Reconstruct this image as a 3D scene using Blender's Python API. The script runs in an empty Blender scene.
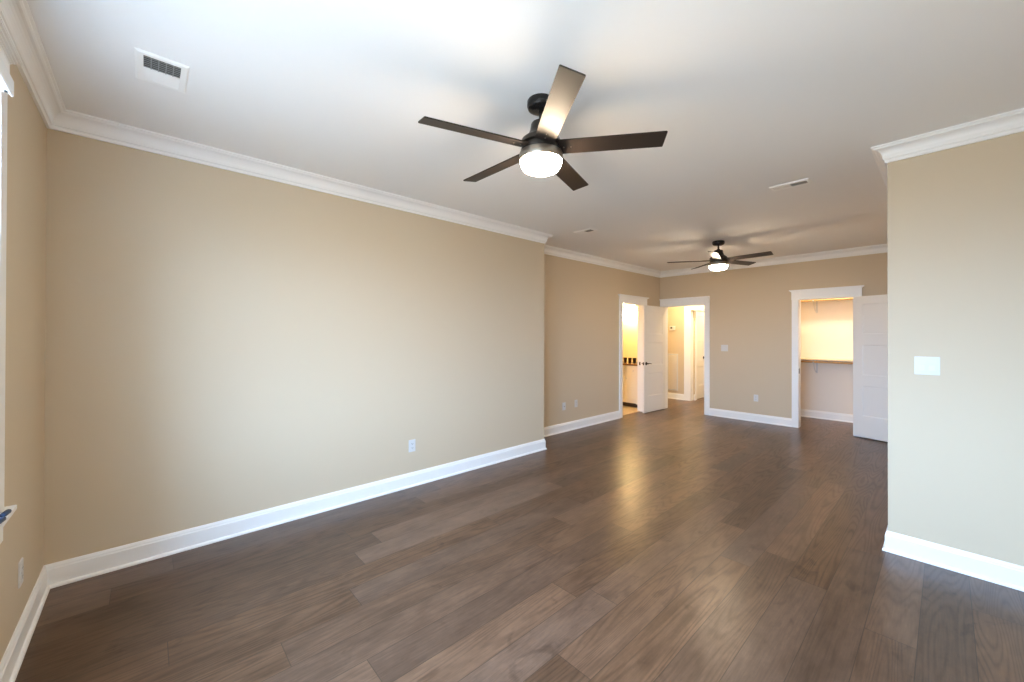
import bpy, bmesh, math, random
from mathutils import Vector, Matrix
PI = math.pi
S = bpy.context.scene
C = S.collection
random.seed(7)

# ---------------------------------------------------------------- camera
YAW, PIT, ROL = 0.8143, 0.0042, 0.0025
fw = Vector((-math.sin(YAW)*math.cos(PIT), math.cos(YAW)*math.cos(PIT), math.sin(PIT)))
rt = Vector((math.cos(YAW), math.sin(YAW), 0))
up = rt.cross(fw)
R_ = rt*math.cos(ROL) + up*math.sin(ROL)
U_ = -rt*math.sin(ROL) + up*math.cos(ROL)
cd = bpy.data.cameras.new('camera')
cd.sensor_width = 36
cd.lens = 399.1/1024*36
cd.shift_x = -11.29/1024
cd.shift_y = -6.75/1024
cd.clip_start = 0.02
cam = bpy.data.objects.new('camera', cd)
C.objects.link(cam)
M = Matrix((R_, U_, -fw)).transposed().to_4x4()
M.translation = Vector((3.5328, 0.4208, 1.4479))
cam.matrix_world = M
S.camera = cam

# ---------------------------------------------------------------- light, world, exposure
S.view_settings.view_transform = 'Standard'
S.view_settings.look = 'None'
S.view_settings.exposure = 1.27
S.view_settings.gamma = 1.0
S.view_settings.use_curve_mapping = False
S.cycles.max_bounces = 12
S.cycles.diffuse_bounces = 8
S.cycles.sample_clamp_indirect = 8

SKY = 18.0
FAN_EMIT = 70.0
w = bpy.data.worlds.new('daylight')
S.world = w
w.use_nodes = True
nt = w.node_tree
nt.nodes.clear()
tc = nt.nodes.new('ShaderNodeTexCoord')
sx = nt.nodes.new('ShaderNodeSeparateXYZ')
nt.links.new(tc.outputs['Generated'], sx.inputs[0])
mr = nt.nodes.new('ShaderNodeMapRange')
mr.inputs['From Min'].default_value = -0.08
mr.inputs['From Max'].default_value = 0.08
nt.links.new(sx.outputs['Z'], mr.inputs['Value'])
mx = nt.nodes.new('ShaderNodeMix')
mx.data_type = 'RGBA'
mx.inputs[6].default_value = (0.175, 0.19, 0.21, 1)     # ground outside
mx.inputs[7].default_value = (0.495, 0.745, 1.17, 1)     # overcast sky
nt.links.new(mr.outputs[0], mx.inputs[0])
bg = nt.nodes.new('ShaderNodeBackground')
bg.inputs[1].default_value = SKY
nt.links.new(mx.outputs[2], bg.inputs[0])
wo = nt.nodes.new('ShaderNodeOutputWorld')
nt.links.new(bg.outputs[0], wo.inputs[0])


def area(name, loc, rot, sx_, sy_, power, col=(1, 1, 1), portal=False, shape='RECTANGLE'):
    l = bpy.data.lights.new(name, 'AREA')
    l.shape = shape
    l.size = sx_
    l.size_y = sy_
    l.energy = power
    l.color = col
    o = bpy.data.objects.new(name, l)
    o.location = loc
    o.rotation_euler = rot
    C.objects.link(o)
    if portal:
        l.cycles.is_portal = True
    return o


WIN = (1.10, 1.63, 0.76, 2.39)     # window opening x0,x1,z0,z1
UNSEEN_WIN2 = (1.95, 3.75, 0.76, 2.39)    # unseen opening in the same wall, added and sized for the daylight
area('unseen_window_daylight_portal_2', ((UNSEEN_WIN2[0]+UNSEEN_WIN2[1])/2, -0.17, (UNSEEN_WIN2[2]+UNSEEN_WIN2[3])/2), (PI/2, 0, 0),
     UNSEEN_WIN2[1]-UNSEEN_WIN2[0], UNSEEN_WIN2[3]-UNSEEN_WIN2[2], 10, portal=True)
area('window_daylight_portal', ((WIN[0]+WIN[1])/2, -0.17, (WIN[2]+WIN[3])/2), (PI/2, 0, 0),
     WIN[1]-WIN[0], WIN[3]-WIN[2], 10, portal=True)
WARM = (1.0, 0.80, 0.46)
BATH_EMIT = 66.0
area('bathroom_fill_light', (-1.25, 7.35, 2.70), (0, 0, 0), 0.3, 0.3, 22, (1.0, 0.76, 0.36))  # unseen lamp added to brighten the dim vanity and door jamb
area('hallway_ceiling_light', (-0.12, 8.75, 2.70), (0, 0, 0), 0.3, 0.3, 23, WARM)
area('end_hallway_ceiling_light', (0.3, 10.1, 2.70), (0, 0, 0), 0.3, 0.3, 18, (1.0, 0.84, 0.55))
area('closet_ceiling_light', (2.25, 8.30, 2.70), (0, 0, 0), 0.3, 0.2, 11, (1.0, 0.85, 0.62))


# ---------------------------------------------------------------- materials
def mat(name, col, rough=0.5, metal=0.0, bump=0.0, bscale=40, spec=0.5, var=0.0, emit=None, estr=0):
    m = bpy.data.materials.new(name)
    m.use_nodes = True
    n = m.node_tree
    b = n.nodes['Principled BSDF']
    b.inputs['Base Color'].default_value = (*col, 1)
    b.inputs['Roughness'].default_value = rough
    b.inputs['Metallic'].default_value = metal
    b.inputs['Specular IOR Level'].default_value = spec
    if emit:
        b.inputs['Emission Color'].default_value = (*emit, 1)
        b.inputs['Emission Strength'].default_value = estr
    t = n.nodes.new('ShaderNodeTexCoord')
    if bump or var:
        ns = n.nodes.new('ShaderNodeTexNoise')
        ns.inputs['Scale'].default_value = bscale
        ns.inputs['Detail'].default_value = 4
        n.links.new(t.outputs['Object'], ns.inputs['Vector'])
    if bump:
        bp = n.nodes.new('ShaderNodeBump')
        bp.inputs['Strength'].default_value = bump
        bp.inputs['Distance'].default_value = 0.002
        n.links.new(ns.outputs['Fac'], bp.inputs['Height'])
        n.links.new(bp.outputs[0], b.inputs['Normal'])
    if var:
        mm = n.nodes.new('ShaderNodeMix')
        mm.data_type = 'RGBA'
        mm.inputs[6].default_value = (*[c*(1-var) for c in col], 1)
        mm.inputs[7].default_value = (*[min(1, c*(1+var)) for c in col], 1)
        n.links.new(ns.outputs['Fac'], mm.inputs[0])
        n.links.new(mm.outputs[2], b.inputs['Base Color'])
    return m


M_WALL = mat('tan_wall_paint', (0.60, 0.495, 0.358), 0.6, bump=0.08, bscale=120, spec=0.3)
M_BATHW = mat('bathroom_wall_paint', (0.62, 0.53, 0.33), 0.6, bump=0.08, bscale=120, spec=0.3)
M_CLOSET = mat('closet_wall_paint', (0.86, 0.79, 0.70), 0.65, bump=0.05, bscale=120, spec=0.3)
M_CEIL = mat('flat_white_ceiling_paint', (0.89, 0.885, 0.88), 0.9, bump=0.05, bscale=150, spec=0.1)
M_TRIM = mat('semi_gloss_white_trim', (0.87, 0.865, 0.855), 0.32)
M_DOOR = mat('white_door_paint', (0.80, 0.785, 0.76), 0.35)
M_PLATE = mat('white_plastic_plate', (0.64, 0.64, 0.64), 0.35)
M_SLOT = mat('dark_slot', (0.03, 0.03, 0.03), 0.6)
M_BRONZE = mat('oil_rubbed_bronze', (0.045, 0.035, 0.03), 0.32, 0.8)
M_BLACK = mat('gloss_black_metal', (0.02, 0.018, 0.017), 0.22, 0.4)
M_HOUSING = mat('dark_pewter_metal', (0.06, 0.052, 0.045), 0.3, 0.7)
M_NICKEL = mat('brushed_band', (0.36, 0.32, 0.27), 0.28, 0.9)
M_BLADE = mat('dark_espresso_blade', (0.030, 0.022, 0.018), 0.42, 0.0, bump=0.05, bscale=60, spec=0.3)
M_GLASSLIT = mat('lit_frosted_bowl', (0.9, 0.88, 0.82), 0.4, emit=(1.0, 0.785, 0.545), estr=FAN_EMIT)
M_BATHLIT = mat('lit_vanity_shade', (0.9, 0.88, 0.82), 0.4, emit=(1.0, 0.70, 0.33), estr=BATH_EMIT*1.15)
M_VENT = mat('white_vent_enamel', (0.93, 0.93, 0.92), 0.4)
M_VENTD = mat('vent_duct_shade', (0.13, 0.13, 0.13), 0.8)
M_SLATSHADE = mat('shaded_vent_louver', (0.34, 0.35, 0.35), 0.4)  # louver enamel with the shade of one bank put into its colour
M_SHELF = mat('closet_shelf_edge', (0.80, 0.66, 0.42), 0.4)
M_ROD = mat('maple_closet_rod', (0.62, 0.36, 0.15), 0.4, var=0.1, bscale=30)
M_GRAN = mat('brown_granite', (0.20, 0.105, 0.05), 0.25, var=0.5, bscale=90)
M_CUP = mat('dark_brown_glass', (0.012, 0.004, 0.003), 0.55, spec=0.2)
M_VAN = mat('vanity_paint', (0.80, 0.76, 0.66), 0.4)
M_TOE = mat('dark_toe_kick', (0.035, 0.02, 0.012), 0.6)
M_GRILLE = mat('return_grille_enamel', (0.80, 0.74, 0.66), 0.45)
M_BLIND = mat('white_blind_vinyl', (0.82, 0.84, 0.86), 0.4)
M_NAVY = mat('dark_navy_mark', (0.006, 0.018, 0.045), 0.45)
M_OUT = mat('outside_block', (0.3, 0.3, 0.3), 0.9)
M_LCD = mat('thermostat_screen', (0.12, 0.12, 0.10), 0.3)


def glass_mat():
    m = bpy.data.materials.new('window_glass')
    m.use_nodes = True
    n = m.node_tree
    n.nodes.clear()
    o = n.nodes.new('ShaderNodeOutputMaterial')
    t = n.nodes.new('ShaderNodeBsdfTransparent')
    t.inputs[0].default_value = (0.93, 0.96, 0.95, 1)
    g = n.nodes.new('ShaderNodeBsdfGlossy')
    g.inputs['Roughness'].default_value = 0.02
    x = n.nodes.new('ShaderNodeMixShader')
    x.inputs[0].default_value = 0.06
    n.links.new(t.outputs[0], x.inputs[1])
    n.links.new(g.outputs[0], x.inputs[2])
    n.links.new(x.outputs[0], o.inputs[0])
    return m


M_GLASS = glass_mat()


def floor_mat():
    m = bpy.data.materials.new('grey_brown_oak_planks')
    m.use_nodes = True
    n = m.node_tree
    L = n.links.new
    b = n.nodes['Principled BSDF']
    tc = n.nodes.new('ShaderNodeTexCoord')
    sp = n.nodes.new('ShaderNodeSeparateXYZ')
    L(tc.outputs['Object'], sp.inputs[0])

    def math_(op, a, bb=None, c=None, clamp=False):
        q = n.nodes.new('ShaderNodeMath')
        q.operation = op
        q.use_clamp = clamp
        for i, v in enumerate((a, bb, c)):
            if v is None:
                continue
            if isinstance(v, (int, float)):
                q.inputs[i].default_value = v
            else:
                L(v, q.inputs[i])
        return q.outputs[0]

    def comb(x, y, z):
        q = n.nodes.new('ShaderNodeCombineXYZ')
        for i, v in enumerate((x, y, z)):
            if isinstance(v, (int, float)):
                q.inputs[i].default_value = v
            else:
                L(v, q.inputs[i])
        return q.outputs[0]

    def wn(v):
        q = n.nodes.new('ShaderNodeTexWhiteNoise')
        q.noise_dimensions = '3D'
        L(v, q.inputs['Vector'])
        return q

    def noise(v, sc, det=4, rough=0.55, dist=0.0):
        q = n.nodes.new('ShaderNodeTexNoise')
        q.inputs['Scale'].default_value = sc
        q.inputs['Detail'].default_value = det
        q.inputs['Roughness'].default_value = rough
        q.inputs['Distortion'].default_value = dist
        L(v, q.inputs['Vector'])
        return q.outputs['Fac']

    PW, PL = 0.187, 1.9
    rx = math_('DIVIDE', math_('SUBTRACT', sp.outputs['X'], 0.072), PW)
    row = math_('FLOOR', rx)
    fx = math_('FRACT', rx)
    ro = wn(comb(row, 3.3, 0)).outputs['Value']
    ry = math_('ADD', math_('DIVIDE', sp.outputs['Y'], PL), math_('MULTIPLY', ro, 7.0))
    pl = math_('FLOOR', ry)
    fy = math_('FRACT', ry)
    idn = wn(comb(row, pl, 1.7))
    pid = idn.outputs['Value']
    pid2 = wn(comb(row, pl, 9.1)).outputs['Value']
    # gap mask
    ex = math_('MINIMUM', fx, math_('SUBTRACT', 1, fx))
    ey = math_('MINIMUM', fy, math_('SUBTRACT', 1, fy))
    gx = math_('LESS_THAN', math_('MULTIPLY', ex, PW), 0.0016)
    gy = math_('LESS_THAN', math_('MULTIPLY', ey, PL), 0.0016)
    gap = math_('MAXIMUM', gx, gy)
    # cathedral grain: contour rings of a stretched noise
    gv = comb(math_('ADD', sp.outputs['X'], math_('MULTIPLY', pid, 37.0)),
              math_('ADD', math_('MULTIPLY', sp.outputs['Y'], 0.075), math_('MULTIPLY', pid2, 19.0)), 0.0)
    base = noise(gv, 6.0, 1.5, 0.4, 0.15)
    rings = math_('SINE', math_('MULTIPLY', base, 150.0))
    rings = math_('MULTIPLY_ADD', rings, 0.5, 0.5)
    rings = math_('POWER', rings, 2.5)
    fv = comb(math_('ADD', sp.outputs['X'], math_('MULTIPLY', pid, 11.0)),
              math_('ADD', math_('MULTIPLY', sp.outputs['Y'], 0.05), math_('MULTIPLY', pid2, 5.0)), 0.0)
    fine = noise(fv, 130, 4, 0.6)
    blot = noise(comb(math_('ADD', sp.outputs['X'], math_('MULTIPLY', pid, 5.0)),
                      math_('MULTIPLY', sp.outputs['Y'], 0.42), pid2), 8, 6, 0.68)
    knot = noise(comb(sp.outputs['X'], math_('MULTIPLY', sp.outputs['Y'], 0.55), 4.0), 9, 3, 0.55, 0.6)
    knotm = math_('MULTIPLY', math_('SUBTRACT', knot, 0.62, clamp=True), 6.0, clamp=True)
    # value
    ramp = n.nodes.new('ShaderNodeValToRGB')
    e = ramp.color_ramp.elements
    e[0].position = 0.0
    e[0].color = (0.034, 0.019, 0.012, 1)
    e[1].position = 1.0
    e[1].color = (0.185, 0.116, 0.078, 1)
    e2 = ramp.color_ramp.elements.new(0.5)
    e2.color = (0.100, 0.061, 0.041, 1)
    v = math_('MULTIPLY_ADD', math_('SUBTRACT', pid, 0.5), 0.36, 0.5)
    v = math_('MULTIPLY_ADD', math_('SUBTRACT', fine, 0.5), 0.55, v)
    v = math_('MULTIPLY_ADD', math_('SUBTRACT', blot, 0.5), 0.95, v)
    v = math_('MULTIPLY_ADD', math_('MULTIPLY', rings, math_('MULTIPLY_ADD', pid2, 0.22, 0.02)), -1.0, v)
    v = math_('ADD', v, 0.06)
    v = math_('MULTIPLY_ADD', knotm, -0.4, v, clamp=True)
    L(v, ramp.inputs[0])
    hs = n.nodes.new('ShaderNodeHueSaturation')
    L(math_('MULTIPLY_ADD', pid2, 0.22, 1.0), hs.inputs['Saturation'])
    L(ramp.outputs[0], hs.inputs['Color'])
    mg = n.nodes.new('ShaderNodeMix')
    mg.data_type = 'RGBA'
    L(math_('MULTIPLY', gap, 0.7), mg.inputs[0])
    L(hs.outputs[0], mg.inputs[6])
    mg.inputs[7].default_value = (0.02, 0.014, 0.01, 1)
    L(mg.outputs[2], b.inputs['Base Color'])
    rr = math_('MULTIPLY_ADD', fine, 0.08, 0.27)
    L(math_('MULTIPLY_ADD', rings, 0.04, rr), b.inputs['Roughness'])
    b.inputs['Specular IOR Level'].default_value = 0.42
    bu = n.nodes.new('ShaderNodeBump')
    bu.inputs['Strength'].default_value = 0.12
    bu.inputs['Distance'].default_value = 0.002
    L(math_('SUBTRACT', math_('MULTIPLY_ADD', rings, -0.25, fine), gap), bu.inputs['Height'])
    L(bu.outputs[0], b.inputs['Normal'])
    return m


M_FLOOR = floor_mat()


def tile_mat():
    m = bpy.data.materials.new('mosaic_floor_tile')
    m.use_nodes = True
    n = m.node_tree
    b = n.nodes['Principled BSDF']
    tc = n.nodes.new('ShaderNodeTexCoord')
    br = n.nodes.new('ShaderNodeTexBrick')
    br.inputs['Scale'].default_value = 9
    br.inputs['Color1'].default_value = (0.42, 0.30, 0.19, 1)
    br.inputs['Color2'].default_value = (0.30, 0.20, 0.12, 1)
    br.inputs['Mortar'].default_value = (0.6, 0.5, 0.38, 1)
    br.inputs['Mortar Size'].default_value = 0.03
    n.links.new(tc.outputs['Object'], br.inputs['Vector'])
    n.links.new(br.outputs['Color'], b.inputs['Base Color'])
    b.inputs['Roughness'].default_value = 0.3
    return m


M_TILE = tile_mat()


# ---------------------------------------------------------------- mesh helpers
def box(bm, x0, x1, y0, y1, z0, z1, mtx=None):
    vs = [bm.verts.new((x, y, z)) for z in (z0, z1) for y in (y0, y1) for x in (x0, x1)]
    for f in ((0, 2, 3, 1), (4, 5, 7, 6), (0, 1, 5, 4), (2, 6, 7, 3), (0, 4, 6, 2), (1, 3, 7, 5)):
        bm.faces.new([vs[i] for i in f])
    if mtx:
        for v in vs:
            v.co = mtx @ v.co
    return vs


def prism(bm, pts, axis, a, b):
    """extrude the 2-D outline pts along axis ('x','y','z') from a to b"""
    def P(p, t):
        return {'x': (t, p[0], p[1]), 'y': (p[0], t, p[1]), 'z': (p[0], p[1], t)}[axis]
    A = [bm.verts.new(P(p, a)) for p in pts]
    B = [bm.verts.new(P(p, b)) for p in pts]
    bm.faces.new(A)
    bm.faces.new(list(reversed(B)))
    n = len(pts)
    for i in range(n):
        bm.faces.new((A[i], B[i], B[(i+1) % n], A[(i+1) % n]))
    return A+B


def lathe(bm, prof, cx=0, cy=0, cz=0, seg=40, axis='z', cap=True):
    rings = []
    for r, h in prof:
        ring = []
        for k in range(seg):
            a = 2*PI*k/seg
            u, v = r*math.cos(a), r*math.sin(a)
            co = {'z': (cx+u, cy+v, cz+h), 'x': (cx+h, cy+u, cz+v), 'y': (cx+u, cy+h, cz+v)}[axis]
            ring.append(bm.verts.new(co))
        rings.append(ring)
    for i in range(len(rings)-1):
        for k in range(seg):
            bm.faces.new((rings[i][k], rings[i][(k+1) % seg], rings[i+1][(k+1) % seg], rings[i+1][k]))
    if cap:
        bm.faces.new(list(reversed(rings[0])))
        bm.faces.new(rings[-1])


def obj(name, bm, m, parent=None, smooth=False, bevel=0.0):
    bmesh.ops.recalc_face_normals(bm, faces=bm.faces[:])
    me = bpy.data.meshes.new(name)
    bm.to_mesh(me)
    bm.free()
    me.materials.append(m)
    if smooth:
        for p in me.polygons:
            p.use_smooth = True
    o = bpy.data.objects.new(name, me)
    C.objects.link(o)
    if parent:
        o.parent = parent
    if bevel:
        md = o.modifiers.new('bevel', 'BEVEL')
        md.width = bevel
        md.segments = 2
        md.limit_method = 'ANGLE'
    if smooth:
        md = o.modifiers.new('split', 'EDGE_SPLIT')
        md.split_angle = math.radians(38)
    return o


def BM():
    return bmesh.new()


def boxobj(name, b, m, parent=None, bevel=0.0):
    bm = BM()
    box(bm, *b)
    return obj(name, bm, m, parent, bevel=bevel)


def struct(name, bm, m, **k):
    o = obj(name, bm, m, **k)
    o['kind'] = 'structure'
    return o


def tag(o, label, cat, group=None):
    o['label'] = label
    o['category'] = cat
    if group:
        o['group'] = group
    return o


def thing(name, label, cat, loc=(0, 0, 0), rotz=0.0, group=None):
    o = bpy.data.objects.new(name, None)
    o.empty_display_size = 0.1
    C.objects.link(o)
    o.location = loc
    o.rotation_euler = (0, 0, rotz)
    return tag(o, label, cat, group)


def dup(root, loc, rotz, label, group=None):
    r = root.copy()
    C.objects.link(r)
    r.location = loc
    r.rotation_euler = (0, 0, rotz)
    r['label'] = label
    for ch in list(root.children):
        c = ch.copy()
        C.objects.link(c)
        c.parent = r
        for g in list(ch.children):
            d = g.copy()
            C.objects.link(d)
            d.parent = c
    return r


# ---------------------------------------------------------------- room dimensions
H = 2.74
X2, L1, RY, LX, FY, XR = 4.02, 4.123, 4.083, -0.44, 7.958, 3.26
T = 0.13


def wall(name, boxes, m=None):
    bm = BM()
    for b in boxes:
        box(bm, *b)
    return struct(name, bm, m or M_WALL)


def casing(name, axis, plane, sgn, a0, a1, top, cap=(True, True), depth=0.018, cw=0.092, bottom=0.0, m=None,
           sides=(True, True)):
    """door or window surround lying on a wall; a0..a1 is the opening; axis 'x' or 'y' is the way it runs"""
    bm = BM()
    f = plane + sgn*depth

    def B(u0, u1, v0, v1, z0, z1):
        if axis == 'x':
            box(bm, u0, u1, min(v0, v1), max(v0, v1), z0, z1)
        else:
            box(bm, min(v0, v1), max(v0, v1), u0, u1, z0, z1)
    if sides[0]:
        B(a0-cw, a0, plane, f, bottom, top)
    if sides[1]:
        B(a1, a1+cw, plane, f, bottom, top)
    hb = 0.115
    f2 = plane + sgn*(depth+0.004)
    e0 = a0-cw-(0.004 if cap[0] else 0)
    e1 = a1+cw+(0.004 if cap[1] else 0)
    B(e0, e1, plane, f2, top, top+hb)
    # flared cap, its cove seen from the end
    steps = 6
    for k in range(steps):
        t = k/(steps-1)
        o = 0.026*(1-math.cos(t*PI/2))
        z0 = top+hb+0.030*k/steps
        z1 = top+hb+0.030*(k+1)/steps
        B(e0-(o if cap[0] else 0), e1+(o if cap[1] else 0), plane, f2+sgn*o, z0, z1)
    B(e0-(0.028 if cap[0] else 0), e1+(0.028 if cap[1] else 0), plane, f2+sgn*0.028, top+hb+0.030, top+hb+0.040)
    return struct(name, bm, m or M_TRIM)


def jamb(bm, axis, a0, a1, w0, w1, top, t=0.018):
    """lining of an opening through a wall from w0 to w1"""
    if axis == 'x':
        box(bm, a0-t, a0, w0, w1, 0, top)
        box(bm, a1, a1+t, w0, w1, 0, top)
        box(bm, a0-t, a1+t, w0, w1, top, top+t)
    else:
        box(bm, w0, w1, a0-t, a0, 0, top)
        box(bm, w0, w1, a1, a1+t, 0, top)
        box(bm, w0, w1, a0-t, a1+t, top, top+t)


# ---------------------------------------------------------------- structure
bm = BM()
box(bm, -3.2, 4.4, -0.3, 11.6, -0.12, 0)
struct('floor', bm, M_FLOOR)
bm = BM()
box(bm, -3.2, 4.4, -0.3, 11.6, H, H+0.12)
struct('ceiling', bm, M_CEIL)

DT = 2.035
HALL = (-0.33, 0.455)
BATH = (6.59, 7.335)
CLOS = (1.925, 2.60)
j = 0.018
wx0, wx1, wz0, wz1 = WIN
W2 = UNSEEN_WIN2
wall('wall_near', [(-0.2, wx0, -0.15, 0, 0, H), (wx1, W2[0], -0.15, 0, 0, H), (W2[1], X2+0.2, -0.15, 0, 0, H),
                   (wx0, wx1, -0.15, 0, 0, wz0), (wx0, wx1, -0.15, 0, wz1, H),
                   (W2[0], W2[1], -0.15, 0, 0, W2[2]), (W2[0], W2[1], -0.15, 0, W2[3], H)])
wall('wall_left', [(-0.57, 0, -0.15, L1, 0, H)])
wall('wall_left_far', [(LX-T, LX, L1, BATH[0]-j, 0, H), (LX-T, LX, BATH[1]+j, FY, 0, H),
                       (LX-T, LX, BATH[0]-j, BATH[1]+j, DT+j, H)])
wall('wall_far', [(LX-T, HALL[0]-j, FY, FY+T, 0, H), (HALL[1]+j, CLOS[0]-j, FY, FY+T, 0, H),
                  (CLOS[1]+j, XR+T, FY, FY+T, 0, H), (HALL[0]-j, HALL[1]+j, FY, FY+T, DT+j, H),
                  (CLOS[0]-j, CLOS[1]+j, FY, FY+T, DT+j, H)])
wall('wall_right', [(XR, X2+T, RY, RY+T, 0, H)])
wall('wall_right_far', [(XR, XR+T, RY+T, FY, 0, H)])
wall('wall_right_near', [(X2, X2+T, 0, RY, 0, H)])
# bathroom shell
wall('wall_bathroom_back', [(-2.9, LX-T, 8.205, 8.30, 0, H)], M_BATHW)
wall('wall_bathroom_front', [(-2.9, LX-T, 5.4, 5.5, 0, H)], M_BATHW)
wall('wall_bathroom_left', [(-2.9, -2.8, 5.5, 8.20, 0, H)], M_BATHW)
bm = BM()
box(bm, -2.8, LX-T+0.06, 5.5, 8.2, 0.0, 0.006)
struct('floor_bathroom', bm, M_TILE)
# hallway shell
HO = (-0.400, 0.62)
wall('wall_hallway_far', [(-1.4, HO[0]-j, 9.31, 9.43, 0, H), (HO[1]+j, 1.08, 9.31, 9.43, 0, H),
                          (HO[0]-j, HO[1]+j, 9.31, 9.43, DT+j, H)])
wall('wall_hallway_left', [(-1.4, -1.3, 8.30, 9.31, 0, H)])
HD = (9.56, 10.02)
wall('wall_end_hallway_left', [(-0.50, -0.385, 9.43, HD[0]-j, 0, H), (-0.50, -0.385, HD[1]+j, 11.2, 0, H),
                               (-0.50, -0.385, HD[0]-j, HD[1]+j, DT+j, H)])
wall('wall_end_hallway_light_stop', [(-0.60, -0.50, 9.43, 11.3, 0, H)])  # unseen box added behind the closed door to stop daylight leaking under it
wall('wall_bathroom_right', [(LX-T, LX, FY+T, 8.305, 0, H)], M_BATHW)
wall('wall_end_hallway_far', [(-0.5, 1.2, 11.2, 11.3, 0, H)])
wall('wall_hallway_right', [(1.08, 1.20, FY+T, 11.2, 0, H)])
# closet shell
wall('wall_closet_back', [(1.20, XR+T, 9.09, 9.19, 0, H)], M_CLOSET)
wall('wall_closet_left', [(1.20, 1.32, FY+T, 9.09, 0, H)], M_CLOSET)
wall('wall_closet_right', [(XR, XR+T, FY+T, 9.09, 0, H)], M_CLOSET)

# ---------------------------------------------------------------- crown and baseboard, mitred round the room
ROOM = [(0, 0), (X2, 0), (X2, RY), (XR, RY), (XR, FY), (LX, FY), (LX, L1), (0, L1)]
NAMES = ['near', 'right_near', 'right', 'right_far', 'far', 'left_far', 'left_return', 'left']


def mitres(path):
    n = len(path)
    out = []
    for i in range(n):
        p0, p1, p2 = Vector(path[i-1]), Vector(path[i]), Vector(path[(i+1) % n])
        d1, d2 = (p1-p0).normalized(), (p2-p1).normalized()
        n1, n2 = Vector((-d1.y, d1.x)), Vector((-d2.y, d2.x))
        m_ = (n1+n2)
        m_ = m_ / m_.dot(n1)
        out.append(m_)
    return out


MI = mitres(ROOM)


def run(bm, a, b, ma, mb, prof):
    A = [bm.verts.new((a[0]+ma[0]*o, a[1]+ma[1]*o, z)) for o, z in prof]
    B = [bm.verts.new((b[0]+mb[0]*o, b[1]+mb[1]*o, z)) for o, z in prof]
    n = len(prof)
    bm.faces.new(A)
    bm.faces.new(list(reversed(B)))
    for i in range(n):
        bm.faces.new((A[i], B[i], B[(i+1) % n], A[(i+1) % n]))


crown = [(0, H), (0.078, H), (0.078, H-0.010), (0.070, H-0.014), (0.068, H-0.020)]
for k in range(7):      # cove, then ogee
    t = k/6
    crown.append((0.062-0.038*math.sin(t*PI/2), H-0.024-0.050*(1-math.cos(t*PI/2))))
crown += [(0.022, H-0.080), (0.022, H-0.086), (0.016, H-0.090), (0.013, H-0.098), (0.013, H-0.110), (0, H-0.110)]
for i, nm in enumerate(NAMES):
    bm = BM()
    k = (i+1) % len(ROOM)
    run(bm, ROOM[i], ROOM[k], MI[i], MI[k], crown)
    struct('trim_%d' % (i+1), bm, M_TRIM)

bprof = [(0, 0), (0.028, 0), (0.028, 0.007), (0.025, 0.014), (0.019, 0.018), (0.015, 0.019), (0.015, 0.104),
         (0.011, 0.111), (0.011, 0.118), (0.008, 0.126), (0.005, 0.133), (0, 0.133)]


def basebd(name, a, b, ma=None, mb=None):
    d = (Vector(b)-Vector(a)).normalized()
    nn = Vector((-d.y, d.x))
    bm = BM()
    run(bm, a, b, ma or nn, mb or nn, bprof)
    struct('baseboard_'+name, bm, M_TRIM)


CW = 0.092
basebd('near', ROOM[0], ROOM[1], MI[0], MI[1])
basebd('right_near', ROOM[1], ROOM[2], MI[1], MI[2])
basebd('right', ROOM[2], ROOM[3], MI[2], MI[3])
basebd('right_far', ROOM[3], ROOM[4], MI[3], MI[4])
basebd('far_right', ROOM[4], (CLOS[1]+CW, FY), MI[4])
basebd('far', (CLOS[0]-CW, FY), (HALL[1]+CW, FY))
basebd('left_far', (LX, BATH[0]-CW), ROOM[6], None, MI[6])
basebd('left_far_end', ROOM[5], (LX, BATH[1]+CW), MI[5])
basebd('left_return', ROOM[6], ROOM[7], MI[6], MI[7])
basebd('left', ROOM[7], ROOM[0], MI[7], MI[0])
basebd('hallway_far', (HO[0]-0.15, 9.31), (-1.3, 9.31))
basebd('end_hallway_left', (-0.385, HD[0]-0.07), (-0.385, 9.43))
basebd('closet_back', (XR, 9.09), (1.32, 9.09))
basebd('closet_left', (1.32, 9.09), (1.32, FY+T))

# ---------------------------------------------------------------- door surrounds
casing('trim_9', 'y', LX, 1, BATH[0], BATH[1], DT)
casing('trim_10', 'x', FY, -1, HALL[0], HALL[1], DT, cap=(False, False))
casing('trim_11', 'x', FY, -1, CLOS[0], CLOS[1], DT)
bm = BM()
jamb(bm, 'y', BATH[0], BATH[1], LX-T, LX, DT)
struct('trim_12', bm, M_TRIM)
bm = BM()
jamb(bm, 'x', HALL[0], HALL[1], FY, FY+T, DT)
struct('trim_13', bm, M_TRIM)
bm = BM()
jamb(bm, 'x', CLOS[0], CLOS[1], FY, FY+T, DT)
struct('trim_14', bm, M_TRIM)
casing('trim_15', 'x', 9.31, -1, HO[0], HO[1], DT, cap=(False, False), cw=0.15)
bm = BM()
jamb(bm, 'x', HO[0], HO[1], 9.31, 9.43, DT)
struct('trim_16', bm, M_TRIM)
casing('trim_17', 'y', -0.385, 1, HD[0], HD[1], DT, cw=0.07, cap=(False, False))
bm = BM()
jamb(bm, 'y', HD[0], HD[1], -0.50, -0.385, DT)
struct('trim_18', bm, M_TRIM)


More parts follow.
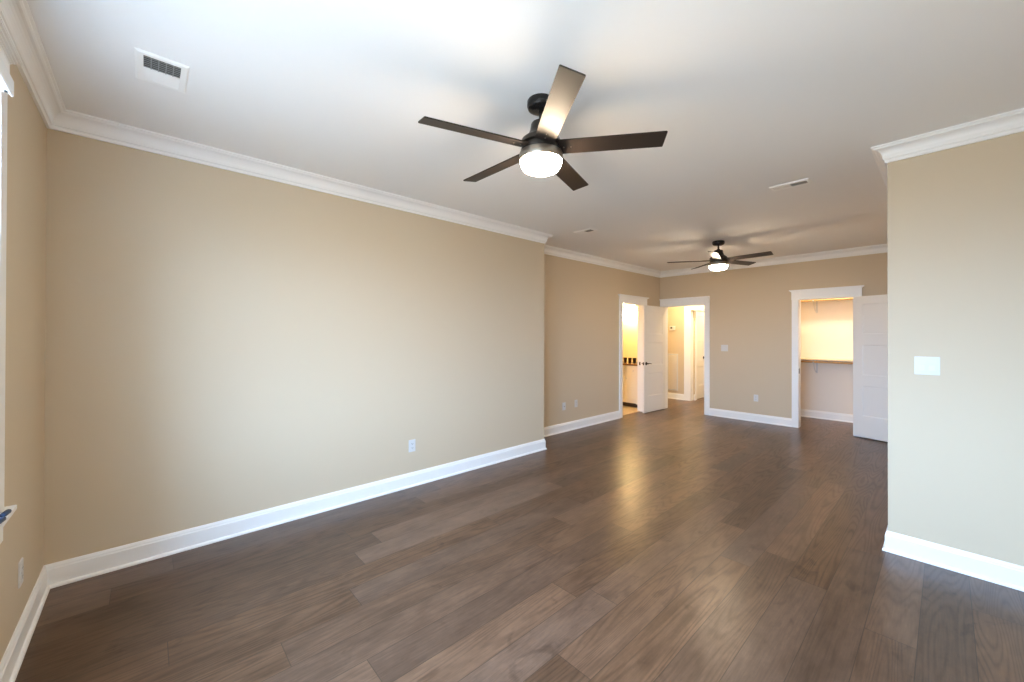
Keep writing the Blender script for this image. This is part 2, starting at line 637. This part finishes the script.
# ---------------------------------------------------------------- doors
def leaf(bm, w_, h_, t_=0.035):
    """three-panel door: hinge edge at x=0, faces at y=-t/2 and +t/2"""
    st = 0.115 if w_ > 0.5 else 0.085
    P = [(0.055, 0.27), (0.345, 0.56), (0.635, 0.85)]
    zs = [(h_*(1-b), h_*(1-a)) for a, b in P]
    y0, y1 = -t_/2, t_/2
    box(bm, 0, st, y0, y1, 0, h_)
    box(bm, w_-st, w_, y0, y1, 0, h_)
    edges = [h_] + [v for z0, z1 in zs for v in (z1, z0)] + [0]
    for i in range(0, len(edges), 2):
        box(bm, st, w_-st, y0, y1, edges[i+1], edges[i])
    d, ins = 0.006, 0.010
    for z0, z1 in zs:
        box(bm, st, w_-st, y0+d, y1-d, z0, z1)
        for s, yf in ((-1, y0), (1, y1)):
            o = [(st, z0), (w_-st, z0), (w_-st, z1), (st, z1)]
            q = [(st+ins, z0+ins), (w_-st-ins, z0+ins), (w_-st-ins, z1-ins), (st+ins, z1-ins)]
            yi = yf - s*(d-0.0005)
            O = [bm.verts.new((a, yf-s*0.0008, b)) for a, b in o]
            Q = [bm.verts.new((a, yi, b)) for a, b in q]
            for k in range(4):
                bm.faces.new((O[k], O[(k+1) % 4], Q[(k+1) % 4], Q[k]))


def lever(bm, x, z, side, t_=0.035, direction=-1):
    y = side*t_/2
    lathe(bm, [(0.031, 0), (0.031, side*0.006), (0.024, side*0.012)], x, y, z, 24, 'y')
    lathe(bm, [(0.011, side*0.008), (0.011, side*0.050)], x, y, z, 16, 'y')
    n = 8
    pts = []
    for k in range(n+1):
        t = k/n
        pts.append((x+direction*(0.115*t-0.012), z+0.006*math.sin(t*PI)-0.004*t, 0.010-0.004*t))
    ya, yb = y+side*0.040, y+side*0.054
    prev = None
    for px_, pz, hw in pts:
        ring = [bm.verts.new(c) for c in ((px_, ya, pz-hw), (px_, yb, pz-hw*0.7), (px_, yb, pz+hw*0.7), (px_, ya, pz+hw))]
        if prev:
            for k in range(4):
                bm.faces.new((prev[k], ring[k], ring[(k+1) % 4], prev[(k+1) % 4]))
        else:
            bm.faces.new(ring)
        prev = ring
    bm.faces.new(list(reversed(prev)))


def door(name, loc, rotz, w_, sides=(-1, 1), hinges=True, hinge_side=1, lz=0.92):
    bm = BM()
    leaf(bm, w_, 2.015)
    d = struct(name, bm, M_DOOR)
    d.location = (*loc, 0.014)
    d.rotation_euler = (0, 0, rotz)
    for s in sides:
        bm = BM()
        lever(bm, w_-0.065, lz, s)
        h = obj('door_handle', bm, M_BRONZE, d, smooth=True)
        h['label'] = 'dark bronze lever handle'
    bm = BM()
    box(bm, w_-0.0008, w_+0.0016, -0.012, 0.012, lz-0.028, lz+0.028)
    obj('latch_plate', bm, M_BRONZE, d)
    if hinges:
        for z in (0.18, 1.0, 1.82):
            bm = BM()
            lathe(bm, [(0.006, -0.045), (0.006, 0.045)], -0.006, hinge_side*0.020, z, 12)
            box(bm, -0.006, 0.001, hinge_side*0.0175-0.002, hinge_side*0.0175+0.002, z-0.044, z+0.044)
            obj('hinge', bm, M_BRONZE, d)
    return d


# hall door: swings into the room, stands square to the far wall
door('door_1', (-0.322, FY-0.022), math.radians(-92.0), 0.765, hinge_side=-1)
# closet door, folded back almost flat on the far wall
door('door_2', (CLOS[1]+0.006, FY-0.030), math.radians(-19.5), 0.655, hinge_side=1)
# narrow door further down the hall, closed
door('door_3', (-0.405, HD[0]+0.004), math.radians(90), HD[1]-HD[0]-0.008, sides=(-1,), hinges=False, lz=0.935)

# strike plates in the two visible jambs
bm = BM()
box(bm, -0.535, -0.505, BATH[1]-0.0015, BATH[1]+0.001, 0.89, 0.95)
struct('trim_19', bm, M_BRONZE)
bm = BM()
box(bm, CLOS[0]-0.001, CLOS[0]+0.003, FY+0.000, FY+0.045, 0.86, 0.94)
struct('trim_20', bm, M_BRONZE)

# ---------------------------------------------------------------- window
def window(name, origin, rotz, wd, z0_, z1_, lights):
    """local frame: opening runs 0..wd along x, the room is at +y, the wall fills y -0.15..0"""
    root = bpy.data.objects.new(name, None)
    C.objects.link(root)
    root['kind'] = 'structure'
    root.location = (*origin, 0)
    root.rotation_euler = (0, 0, rotz)
    bm = BM()
    box(bm, 0, 0.018, -0.15, 0, z0_, z1_)
    box(bm, wd-0.018, wd, -0.15, 0, z0_, z1_)
    box(bm, 0.018, wd-0.018, -0.15, 0, z1_-0.018, z1_)
    box(bm, 0.018, wd-0.018, -0.15, -0.08, z0_, z0_+0.012)
    seg = wd/lights
    for k in range(1, lights):
        box(bm, k*seg-0.045, k*seg+0.045, -0.15, 0.012, z0_, z1_-0.018)
    obj('window_frame', bm, M_TRIM, root)
    zm = (z0_+z1_)/2
    for k in range(lights):
        a = k*seg+(0.018 if k == 0 else 0.045)
        b = (k+1)*seg-(0.018 if k == lights-1 else 0.045)
        for z0, z1, yy in ((z0_+0.012, zm+0.02, -0.085), (zm-0.02, z1_-0.018, -0.12)):
            bm = BM()
            r = 0.04
            box(bm, a, a+r, yy, yy+0.03, z0, z1)
            box(bm, b-r, b, yy, yy+0.03, z0, z1)
            box(bm, a+r, b-r, yy, yy+0.03, z0, z0+r)
            box(bm, a+r, b-r, yy, yy+0.03, z1-r, z1)
            s_ = obj('sash', bm, M_TRIM, root)
            bm = BM()
            box(bm, a+r-0.004, b-r+0.004, yy+0.012, yy+0.016, z0+r-0.004, z1-r+0.004)
            obj('pane', bm, M_GLASS, s_)
    bm = BM()
    box(bm, 0.018, wd-0.018, -0.08, 0.0, z0_-0.024, z0_-0.004)
    box(bm, -0.170, wd+0.13, 0.0, 0.040, z0_-0.024, z0_-0.004)
    obj('window_sill', bm, M_TRIM, root, bevel=0.003)
    bm = BM()
    box(bm, -0.092, wd+0.092, 0.0, 0.018, z0_-0.115, z0_-0.024)
    obj('apron', bm, M_TRIM, root, bevel=0.002)
    return root


window('window_1', (wx0, 0), 0, wx1-wx0, wz0, wz1, 1)
window('unseen_window_2', (UNSEEN_WIN2[0], 0), 0, UNSEEN_WIN2[1]-UNSEEN_WIN2[0], UNSEEN_WIN2[2], UNSEEN_WIN2[3], 2)
casing('trim_21', 'x', 0.0, 1, wx0, wx1, wz1, bottom=wz0-0.004, depth=0.02)
casing('trim_22', 'x', 0.0, 1, UNSEEN_WIN2[0], UNSEEN_WIN2[1], UNSEEN_WIN2[3], bottom=UNSEEN_WIN2[2]-0.004, depth=0.02)

# raised blind: headrail, valance, stacked slats
b_ = thing('window_blind', 'white window blind raised to its headrail under the window head at the left edge', 'blind',
           ((wx0+wx1)/2, 0.027, wz1-0.042))
hw = (wx1-wx0)/2-0.045
bm = BM()
box(bm, -hw, hw, -0.026, 0.020, -0.005, 0.045)
obj('headrail', bm, M_BLIND, b_, bevel=0.002)
bm = BM()
prism(bm, [(0.020, -0.010), (0.025, -0.013), (0.029, -0.009), (0.029, 0.045), (0.024, 0.049), (0.020, 0.045)], 'x', -hw-0.004, hw+0.004)
obj('valance', bm, M_BLIND, b_)
for k in range(2):
    bm = BM()
    lathe(bm, [(0.0045, -0.004), (0.0045, 0.002)], -hw+0.020+0.0*k, -0.012+0.026*k, -0.006, 10)
    q = obj('screw', bm, M_SLOT, b_)
    q['label'] = 'dark screw head under headrail'
# two added dark bars standing in for unidentified marks on the sill
for bx_, by_, ln, lab in ((1.036, 0.0365, 0.055, 'short dark navy bar standing in for a dark mark on the window sill, the one nearer the sill end'),
                     (1.126, 0.0380, 0.075, 'short dark navy bar standing in for a dark mark on the window sill, the one farther along the sill')):
    bm = BM()
    r_ = 0.009
    prof = [(0.0005, 0.0)] + [(r_*math.sin(a), r_*(1-math.cos(a))) for a in (0.5, 1.0, PI/2)]
    prof += [(r_, ln-r_)] + [(r_*math.cos(a), ln-r_+r_*math.sin(a)) for a in (0.5, 1.0, 1.5)]
    lathe(bm, prof, 0, 0, 0, 16, 'x')
    o = obj('sill_mark_bar', bm, M_NAVY, smooth=True)
    o.location = (bx_, by_, wz0-0.004+r_)
    o.rotation_euler = (0, 0, math.radians(-10))
    tag(o, lab, 'bar', 'stand-in bars for dark marks on the window sill')


# ---------------------------------------------------------------- ceiling fans
def make_fan(loc, phase, label):
    t = thing('ceiling_fan', label, 'ceiling fan', loc, 0, 'ceiling fans')
    # local z=0 is the ceiling
    bm = BM()
    lathe(bm, [(0.074, 0.0), (0.077, -0.006), (0.077, -0.030), (0.071, -0.044), (0.050, -0.055), (0.022, -0.060)], seg=48)
    obj('canopy', bm, M_BLACK, t, smooth=True)
    bm = BM()
    lathe(bm, [(0.0125, -0.052), (0.0125, -0.127)], seg=24)
    lathe(bm, [(0.022, -0.104), (0.022, -0.122), (0.030, -0.128)], seg=24)
    obj('downrod', bm, M_BLACK, t, smooth=True)
    bm = BM()
    lathe(bm, [(0.030, -0.118), (0.050, -0.122), (0.056, -0.132), (0.060, -0.162), (0.070, -0.187), (0.092, -0.207),
               (0.106, -0.218), (0.110, -0.228), (0.110, -0.242), (0.094, -0.248), (0.094, -0.268), (0.112, -0.274), (0.112, -0.290)], seg=56)
    obj('motor_housing', bm, M_HOUSING, t, smooth=True)
    bm = BM()
    lathe(bm, [(0.108, -0.286), (0.116, -0.288), (0.119, -0.294), (0.119, -0.328), (0.116, -0.332), (0.104, -0.332)], seg=56)
    obj('light_ring', bm, M_NICKEL, t, smooth=True)
    bm = BM()
    pr = [(0.103, -0.324), (0.114, -0.331), (0.115, -0.337), (0.111, -0.352), (0.105, -0.366), (0.096, -0.377), (0.082, -0.384),
          (0.062, -0.388), (0.035, -0.390), (0.008, -0.391)]
    lathe(bm, pr, seg=56)
    o = obj('light_bowl', bm, M_GLASSLIT, t, smooth=True)
    o['label'] = 'glowing frosted glass bowl'
    for k in range(5):
        a = phase + k*2*PI/5
        bm = BM()
        # blade in its own frame: x outward, y across, pitched about x (clockwise edge up)
        outl = []
        r0, r1 = 0.098, 0.657
        w0_, w1_ = 0.054, 0.056
        outl += [(r0, -w0_), (r1-0.004, -w1_), (r1, -w1_+0.004), (r1-0.008, w1_-0.004), (r1-0.012, w1_), (r0, w0_)]
        vs = prism(bm, outl, 'z', -0.0035, 0.0035)
        box(bm, 0.06, 0.20, -0.018, 0.018, 0.0036, 0.0075)
        mt = Matrix.Rotation(a, 4, 'Z') @ Matrix.Translation((0, 0, -0.260)) @ Matrix.Rotation(math.radians(-13), 4, 'X')
        bmesh.ops.transform(bm, matrix=mt, verts=bm.verts[:])
        b = obj('blade', bm, M_BLADE, t)
        for sx_ in (0.125, 0.165):
            bm = BM()
            lathe(bm, [(0.004, 0), (0.004, -0.003), (0.002, -0.0045)], sx_, 0.0, -0.0034, 10)
            bmesh.ops.transform(bm, matrix=mt, verts=bm.verts[:])
            obj('screw', bm, M_NICKEL, b)
    return t


make_fan((2.004, 1.994, H), math.radians(-107.0),
         'large near black five-blade ceiling fan with glowing bowl')
make_fan((1.408, 6.072, H), math.radians(-147.1),
         'distant black five-blade ceiling fan with glowing bowl, near the far wall doors')


# ---------------------------------------------------------------- ceiling registers
def make_vent(name, loc, sx_, sy_, label, nlou, ndiv):
    """x is the long way, two louver banks tilted apart"""
    t = thing(name, label, 'vent', loc, 0, 'ceiling air vents')
    hx, hy = sx_/2, sy_/2
    mx_, my_ = 0.026, 0.030
    ix, iy = hx-mx_, hy-my_
    bm = BM()
    # bevelled frame, below the ceiling
    def ringq(a, za, b, zb):
        A = [bm.verts.new((s*a[0], u*a[1], za)) for s, u in ((-1, -1), (1, -1), (1, 1), (-1, 1))]
        B = [bm.verts.new((s*b[0], u*b[1], zb)) for s, u in ((-1, -1), (1, -1), (1, 1), (-1, 1))]
        for k in range(4):
            bm.faces.new((A[k], A[(k+1) % 4], B[(k+1) % 4], B[k]))
    ringq((hx, hy), 0.0, (hx, hy), -0.003)
    ringq((hx, hy), -0.003, (hx-0.008, hy-0.008), -0.009)
    ringq((hx-0.008, hy-0.008), -0.009, (ix, iy), -0.009)
    ringq((ix, iy), -0.009, (ix, iy), 0.0)
    box(bm, -0.004, 0.004, -iy, iy, -0.0095, -0.001)
    obj('frame', bm, M_VENT, t)
    bm = BM()
    box(bm, -ix, ix, -iy, iy, -0.0055, -0.0002)
    obj('duct_shade_panel', bm, M_VENTD, t)  # dark panel painted as the shaded duct, no recess behind it
    for side in (1, -1):
        for k in range(nlou):
            bm = BM()
            xc = side*(0.006+(ix-0.008)*(k+0.5)/nlou)
            pitch = (ix-0.008)/nlou
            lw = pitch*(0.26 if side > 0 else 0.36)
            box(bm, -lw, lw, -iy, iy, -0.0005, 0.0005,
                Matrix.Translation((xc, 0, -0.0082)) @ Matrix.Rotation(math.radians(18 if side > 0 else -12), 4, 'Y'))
            obj('louver', bm, M_SLATSHADE if side > 0 else M_VENT, t)
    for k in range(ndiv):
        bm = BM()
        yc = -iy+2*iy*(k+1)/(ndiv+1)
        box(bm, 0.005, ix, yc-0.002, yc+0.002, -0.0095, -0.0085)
        obj('divider', bm, M_SLATSHADE, t)
    return t


make_vent('ceiling_vent', (0.893, 0.470, H), 0.285, 0.192,
          'white ceiling vent with shade painted into one louver bank, nearest the front left corner', 6, 4)
make_vent('ceiling_vent', (2.625, 4.396, H), 0.290, 0.132,
          'white two-bank ceiling vent at right, between near fan and right wall corner', 9, 2)
make_vent('ceiling_vent', (0.487, 4.340, H), 0.270, 0.140,
          'small white ceiling vent near the jog in the left wall', 9, 2)


# ---------------------------------------------------------------- outlets and switches
def plate_thing(name, label, cat, loc, rotz, gangs, kind, group):
    """local frame: plate lies in the xz plane, faces -y"""
    t = thing(name, label, cat, loc, rotz, group)
    w_ = 0.070+0.046*(gangs-1)
    bm = BM()
    hx, hz = w_/2, 0.0575
    prism(bm, [(-hx, -hz), (hx, -hz), (hx, hz), (-hx, hz)], 'y', -0.003, 0)
    prism(bm, [(-hx+.003, -hz+.003), (hx-.003, -hz+.003), (hx-.003, hz-.003), (-hx+.003, hz-.003)], 'y', -0.006, -0.003)
    obj('cover_plate', bm, M_PLATE, t)
    for g in range(gangs):
        xc = (g-(gangs-1)/2)*0.046
        if kind == 'outlet':
            for zc in (-0.0195, 0.0195):
                bm = BM()
                pts = []
                for k in range(20):
                    a = 2*PI*k/20
                    pts.append((xc+0.0165*math.cos(a), zc+max(-0.0135, min(0.0135, 0.0165*math.sin(a)))))
                prism(bm, pts, 'y', -0.0085, -0.006)
                s_ = obj('socket', bm, M_PLATE, t)
                bm = BM()
                box(bm, xc-0.0075, xc-0.0050, -0.0089, -0.0084, zc-0.002, zc+0.008)
                box(bm, xc+0.0050, xc+0.0075, -0.0089, -0.0084, zc-0.001, zc+0.007)
                lathe(bm, [(0.0025, 0), (0.0025, 0.0005)], xc, -0.0089, zc-0.008, 10, 'y')
                obj('slot', bm, M_SLOT, s_)
        elif kind == 'switch':
            bm = BM()
            box(bm, xc-0.0165, xc+0.0165, -0.0075, -0.006, -0.0335, 0.0335)
            prism(bm, [(-0.006, -0.031), (-0.0125, -0.031), (-0.0085, 0.002), (-0.0080, 0.031), (-0.006, 0.031)], 'x', xc-0.0145, xc+0.0145)
            obj('rocker', bm, M_PLATE, t)
        else:
            bm = BM()
            lathe(bm, [(0.0075, 0), (0.0075, -0.003)], xc, -0.006, 0, 6, 'y')
            lathe(bm, [(0.0048, -0.003), (0.0048, -0.011)], xc, -0.006, 0, 12, 'y')
            obj('jack', bm, M_NICKEL, t)
    return t


G1 = 'wall outlets'
plate_thing('wall_outlet', 'white outlet low on the big bare front left wall', 'outlet', (0, 2.285, 0.388), PI/2, 1, 'outlet', G1)
plate_thing('wall_outlet', 'white outlet on the window wall below the sill, beside the front left corner', 'outlet', (0.591, 0, 0.346), PI, 1, 'outlet', G1)
plate_thing('wall_outlet', 'white outlet on the recessed left wall, the one nearer the bathroom door', 'outlet', (LX, 5.306, 0.395), PI/2, 1, 'outlet', G1)
plate_thing('cable_plate', 'white cable plate on the recessed left wall, beside the outlet on its left', 'cable plate', (LX, 5.02, 0.383), PI/2, 1, 'jack', None)
plate_thing('wall_outlet', 'white outlet on the far wall between hall doorway and closet doorway', 'outlet', (1.313, FY, 0.402), 0, 1, 'outlet', G1)
G2 = 'two-gang light switches'
plate_thing('light_switch', 'white double light switch on the far wall beside the hall doorway', 'light switch', (0.805, FY, 1.24), 0, 2, 'switch', G2)
plate_thing('light_switch', 'white double rocker light switch on the near right wall', 'light switch', (3.448, RY, 1.262), 0, 2, 'switch', G2)

# ---------------------------------------------------------------- hallway things
t = thing('thermostat', 'small white thermostat on the hallway wall above the return grille', 'thermostat', (-0.83, 9.31, 1.635))
bm = BM()
box(bm, -0.068, 0.068, -0.024, 0, -0.05, 0.05)
obj('case', bm, M_PLATE, t, bevel=0.005)
bm = BM()
box(bm, -0.042, 0.005, -0.0252, -0.023, -0.012, 0.032)
obj('screen', bm, M_LCD, t)
bm = BM()
for k in range(2):
    box(bm, 0.026, 0.046, -0.027, -0.023, -0.02+0.03*k, -0.006+0.03*k)
obj('button', bm, M_PLATE, t)

t = thing('return_air_grille', 'tall white return air grille low on the hallway wall', 'grille', (-0.83, 9.31, 0.62))
bm = BM()
a, h_ = 0.132, 0.425
box(bm, -a, -a+0.03, -0.012, 0, -h_, h_)
box(bm, a-0.03, a, -0.012, 0, -h_, h_)
box(bm, -a+0.03, a-0.03, -0.012, 0, h_-0.03, h_)
box(bm, -a+0.03, a-0.03, -0.012, 0, -h_, -h_+0.03)
obj('frame', bm, M_PLATE, t, bevel=0.002)
bm = BM()
box(bm, -a+0.03, a-0.03, -0.002, 0, -h_+0.03, h_-0.03)
for k in range(52):
    z = -h_+0.036+k*(2*h_-0.07)/52
    box(bm, -a+0.03, a-0.03, -0.006, 0.006, -0.0008, 0.0008,
        Matrix.Translation((0, -0.006, z)) @ Matrix.Rotation(math.radians(35), 4, 'X'))
obj('louver_panel', bm, M_GRILLE, t)

# ---------------------------------------------------------------- bathroom vanity
VY0, VY1, VX0, VX1 = 7.58, 8.20, -2.20, -0.60
t = thing('bathroom_vanity', 'white bathroom vanity cabinet with dark toe space, seen through the left doorway', 'cabinet', (0, 0, 0.006))
bm = BM()
box(bm, VX0, VX1, VY0+0.02, VY1, 0.085, 0.844)
# furniture feet brackets
for fx in (VX1-0.16, VX0):
    s = 1 if fx == VX0 else -1
    x0 = fx if s > 0 else VX1
    pts = [(x0, 0.0), (x0+s*0.07, 0.0), (x0+s*0.08, 0.035), (x0+s*0.11, 0.065), (x0+s*0.17, 0.085), (x0, 0.085)]
    prism(bm, pts, 'y', VY0+0.004, VY0+0.03)
box(bm, VX0, VX1, VY0+0.004, VY0+0.02, 0.085, 0.14)
box(bm, VX0, VX1, VY0+0.004, VY0+0.02, 0.82, 0.844)
obj('carcass', bm, M_VAN, t)
bm = BM()
box(bm, VX0+0.02, VX1-0.005, VY0+0.06, VY0+0.08, 0.0, 0.085)
obj('toe_kick', bm, M_TOE, t)
nb = 4
bw = (VX1-VX0)/nb
for k in range(nb):
    xa, xb = VX0+k*bw+0.012, VX0+(k+1)*bw-0.012

    def front(nm, z0, z1, knobx, knobz):
        bm = BM()
        yy = VY0
        box(bm, xa, xb, yy+0.006, yy+0.02, z0, z1)
        r = 0.05 if z1-z0 > 0.3 else 0.028
        box(bm, xa, xa+r, yy, yy+0.006, z0, z1)
        box(bm, xb-r, xb, yy, yy+0.006, z0, z1)
        box(bm, xa+r, xb-r, yy, yy+0.006, z0, z0+r)
        box(bm, xa+r, xb-r, yy, yy+0.006, z1-r, z1)
        f = obj(nm, bm, M_VAN, t)
        bm = BM()
        lathe(bm, [(0.005, 0), (0.005, -0.012), (0.013, -0.018), (0.012, -0.026)], knobx, yy, knobz, 16, 'y')
        obj('knob', bm, M_PLATE, f, smooth=True)
    front('drawer', 0.665, 0.815, (xa+xb)/2, 0.74)
    front('door', 0.15, 0.645, (xb-0.03 if k % 2 == 0 else xa+0.03), 0.58)
bm = BM()
box(bm, VX0-0.01, VX1+0.012, VY0-0.025, VY1, 0.850, 0.886)
o = obj('countertop', bm, M_GRAN, bevel=0.003)
tag(o, 'brown granite countertop on the white bathroom vanity', 'countertop')


def tumbler(loc, label):
    bm = BM()
    lathe(bm, [(0.026, 0.0), (0.029, 0.004), (0.032, 0.03), (0.036, 0.07), (0.041, 0.108), (0.038, 0.108), (0.030, 0.012)], seg=24, cap=True)
    o = obj('tumbler', bm, M_CUP, smooth=True)
    o.location = loc
    return tag(o, label, 'tumbler', 'dark tumblers on the bathroom counter')


for x, lab in ((-1.135, 'dark brown tumbler on bathroom counter, leftmost of three'),
               (-1.025, 'dark brown tumbler on bathroom counter, middle of three'),
               (-0.915, 'dark brown tumbler on bathroom counter, rightmost of three')):
    tumbler((x, 7.80, 0.8875), lab)

t = thing('vanity_light', 'bright lit vanity lamp bar high on the bathroom wall, through the left doorway', 'lamp', (-1.15, 8.205, 1.97))
bm = BM()
box(bm, -0.36, 0.36, -0.022, 0, -0.035, 0.035)
obj('back_plate', bm, M_NICKEL, t, bevel=0.004)
for x in (-0.25, 0.0, 0.25):
    bm = BM()
    lathe(bm, [(0.010, -0.10), (0.010, -0.02)], x, 0, 0.0, 14, 'y')
    lathe(bm, [(0.024, 0.030), (0.028, 0.045), (0.020, 0.055)], x, -0.10, 0, 20)
    lathe(bm, [(0.010, 0.0), (0.010, 0.05)], x, -0.10, 0, 14)
    a_ = obj('arm', bm, M_NICKEL, t, smooth=True)
    bm = BM()
    lathe(bm, [(0.026, 0.030), (0.040, 0.020), (0.050, -0.020), (0.054, -0.080), (0.050, -0.084), (0.010, -0.082)], x, -0.10, 0, 28)
    obj('glass_shade', bm, M_BATHLIT, t, smooth=True)

# ---------------------------------------------------------------- closet shelves and rods
for nm, z, lab in (('closet_shelf', 1.062, 'lower closet shelf with pale edge at waist height'),
                   ('closet_shelf', 2.125, 'upper closet shelf just under the closet door head')):
    bm = BM()
    box(bm, 1.32, XR, 8.79, 9.09, z-0.018, z)
    o = obj(nm, bm, M_SHELF)
    tag(o, lab, 'shelf', 'closet shelves')
for z, lab in ((1.012, 'wooden closet rod under the lower shelf'),
               (2.075, 'wooden closet rod under the upper shelf')):
    bm = BM()
    lathe(bm, [(0.016, 1.32), (0.016, XR)], 0, 8.82, z, 20, 'x')
    o = obj('closet_rod', bm, M_ROD, smooth=True)
    tag(o, lab, 'closet rod', 'closet rods')
for z, lab in ((1.044, 'white bracket holding the lower closet shelf and rod'),
               (2.107, 'white bracket holding the upper closet shelf and rod')):
    t = thing('shelf_bracket', lab, 'bracket', (1.955, 9.09, z), 0, 'closet shelf brackets')
    bm = BM()
    box(bm, -0.012, 0.012, -0.006, 0, -0.24, 0)
    box(bm, -0.012, 0.012, -0.28, -0.006, -0.005, 0)
    obj('arm', bm, M_PLATE, t)
    bm = BM()
    n_ = 10
    prev = None
    for k in range(n_+1):
        u = k/n_*PI/2
        y = -0.006-0.24*math.sin(u)*1.0
        zz = -0.225+0.215*(1-math.cos(u))
        ring = [bm.verts.new((sx_, y, zz+dz)) for sx_, dz in ((-0.004, -0.006), (0.004, -0.006), (0.004, 0.006), (-0.004, 0.006))]
        if prev:
            for q in range(4):
                bm.faces.new((prev[q], ring[q], ring[(q+1) % 4], prev[(q+1) % 4]))
        else:
            bm.faces.new(ring)
        prev = ring
    bm.faces.new(list(reversed(prev)))
    obj('brace', bm, M_PLATE, t)
    bm = BM()
    pts = []
    for k in range(9):
        a = PI+PI*k/8
        pts.append((-0.27+0.024*math.cos(a), -0.032+0.024*math.sin(a)))
    for k in range(9):
        a = 2*PI-PI*k/8
        pts.append((-0.27+0.018*math.cos(a), -0.032+0.018*math.sin(a)))
    prism(bm, pts, 'x', -0.012, 0.012)
    box(bm, -0.012, 0.012, -0.252, -0.246, -0.035, -0.004)
    obj('rod_hook', bm, M_PLATE, t)
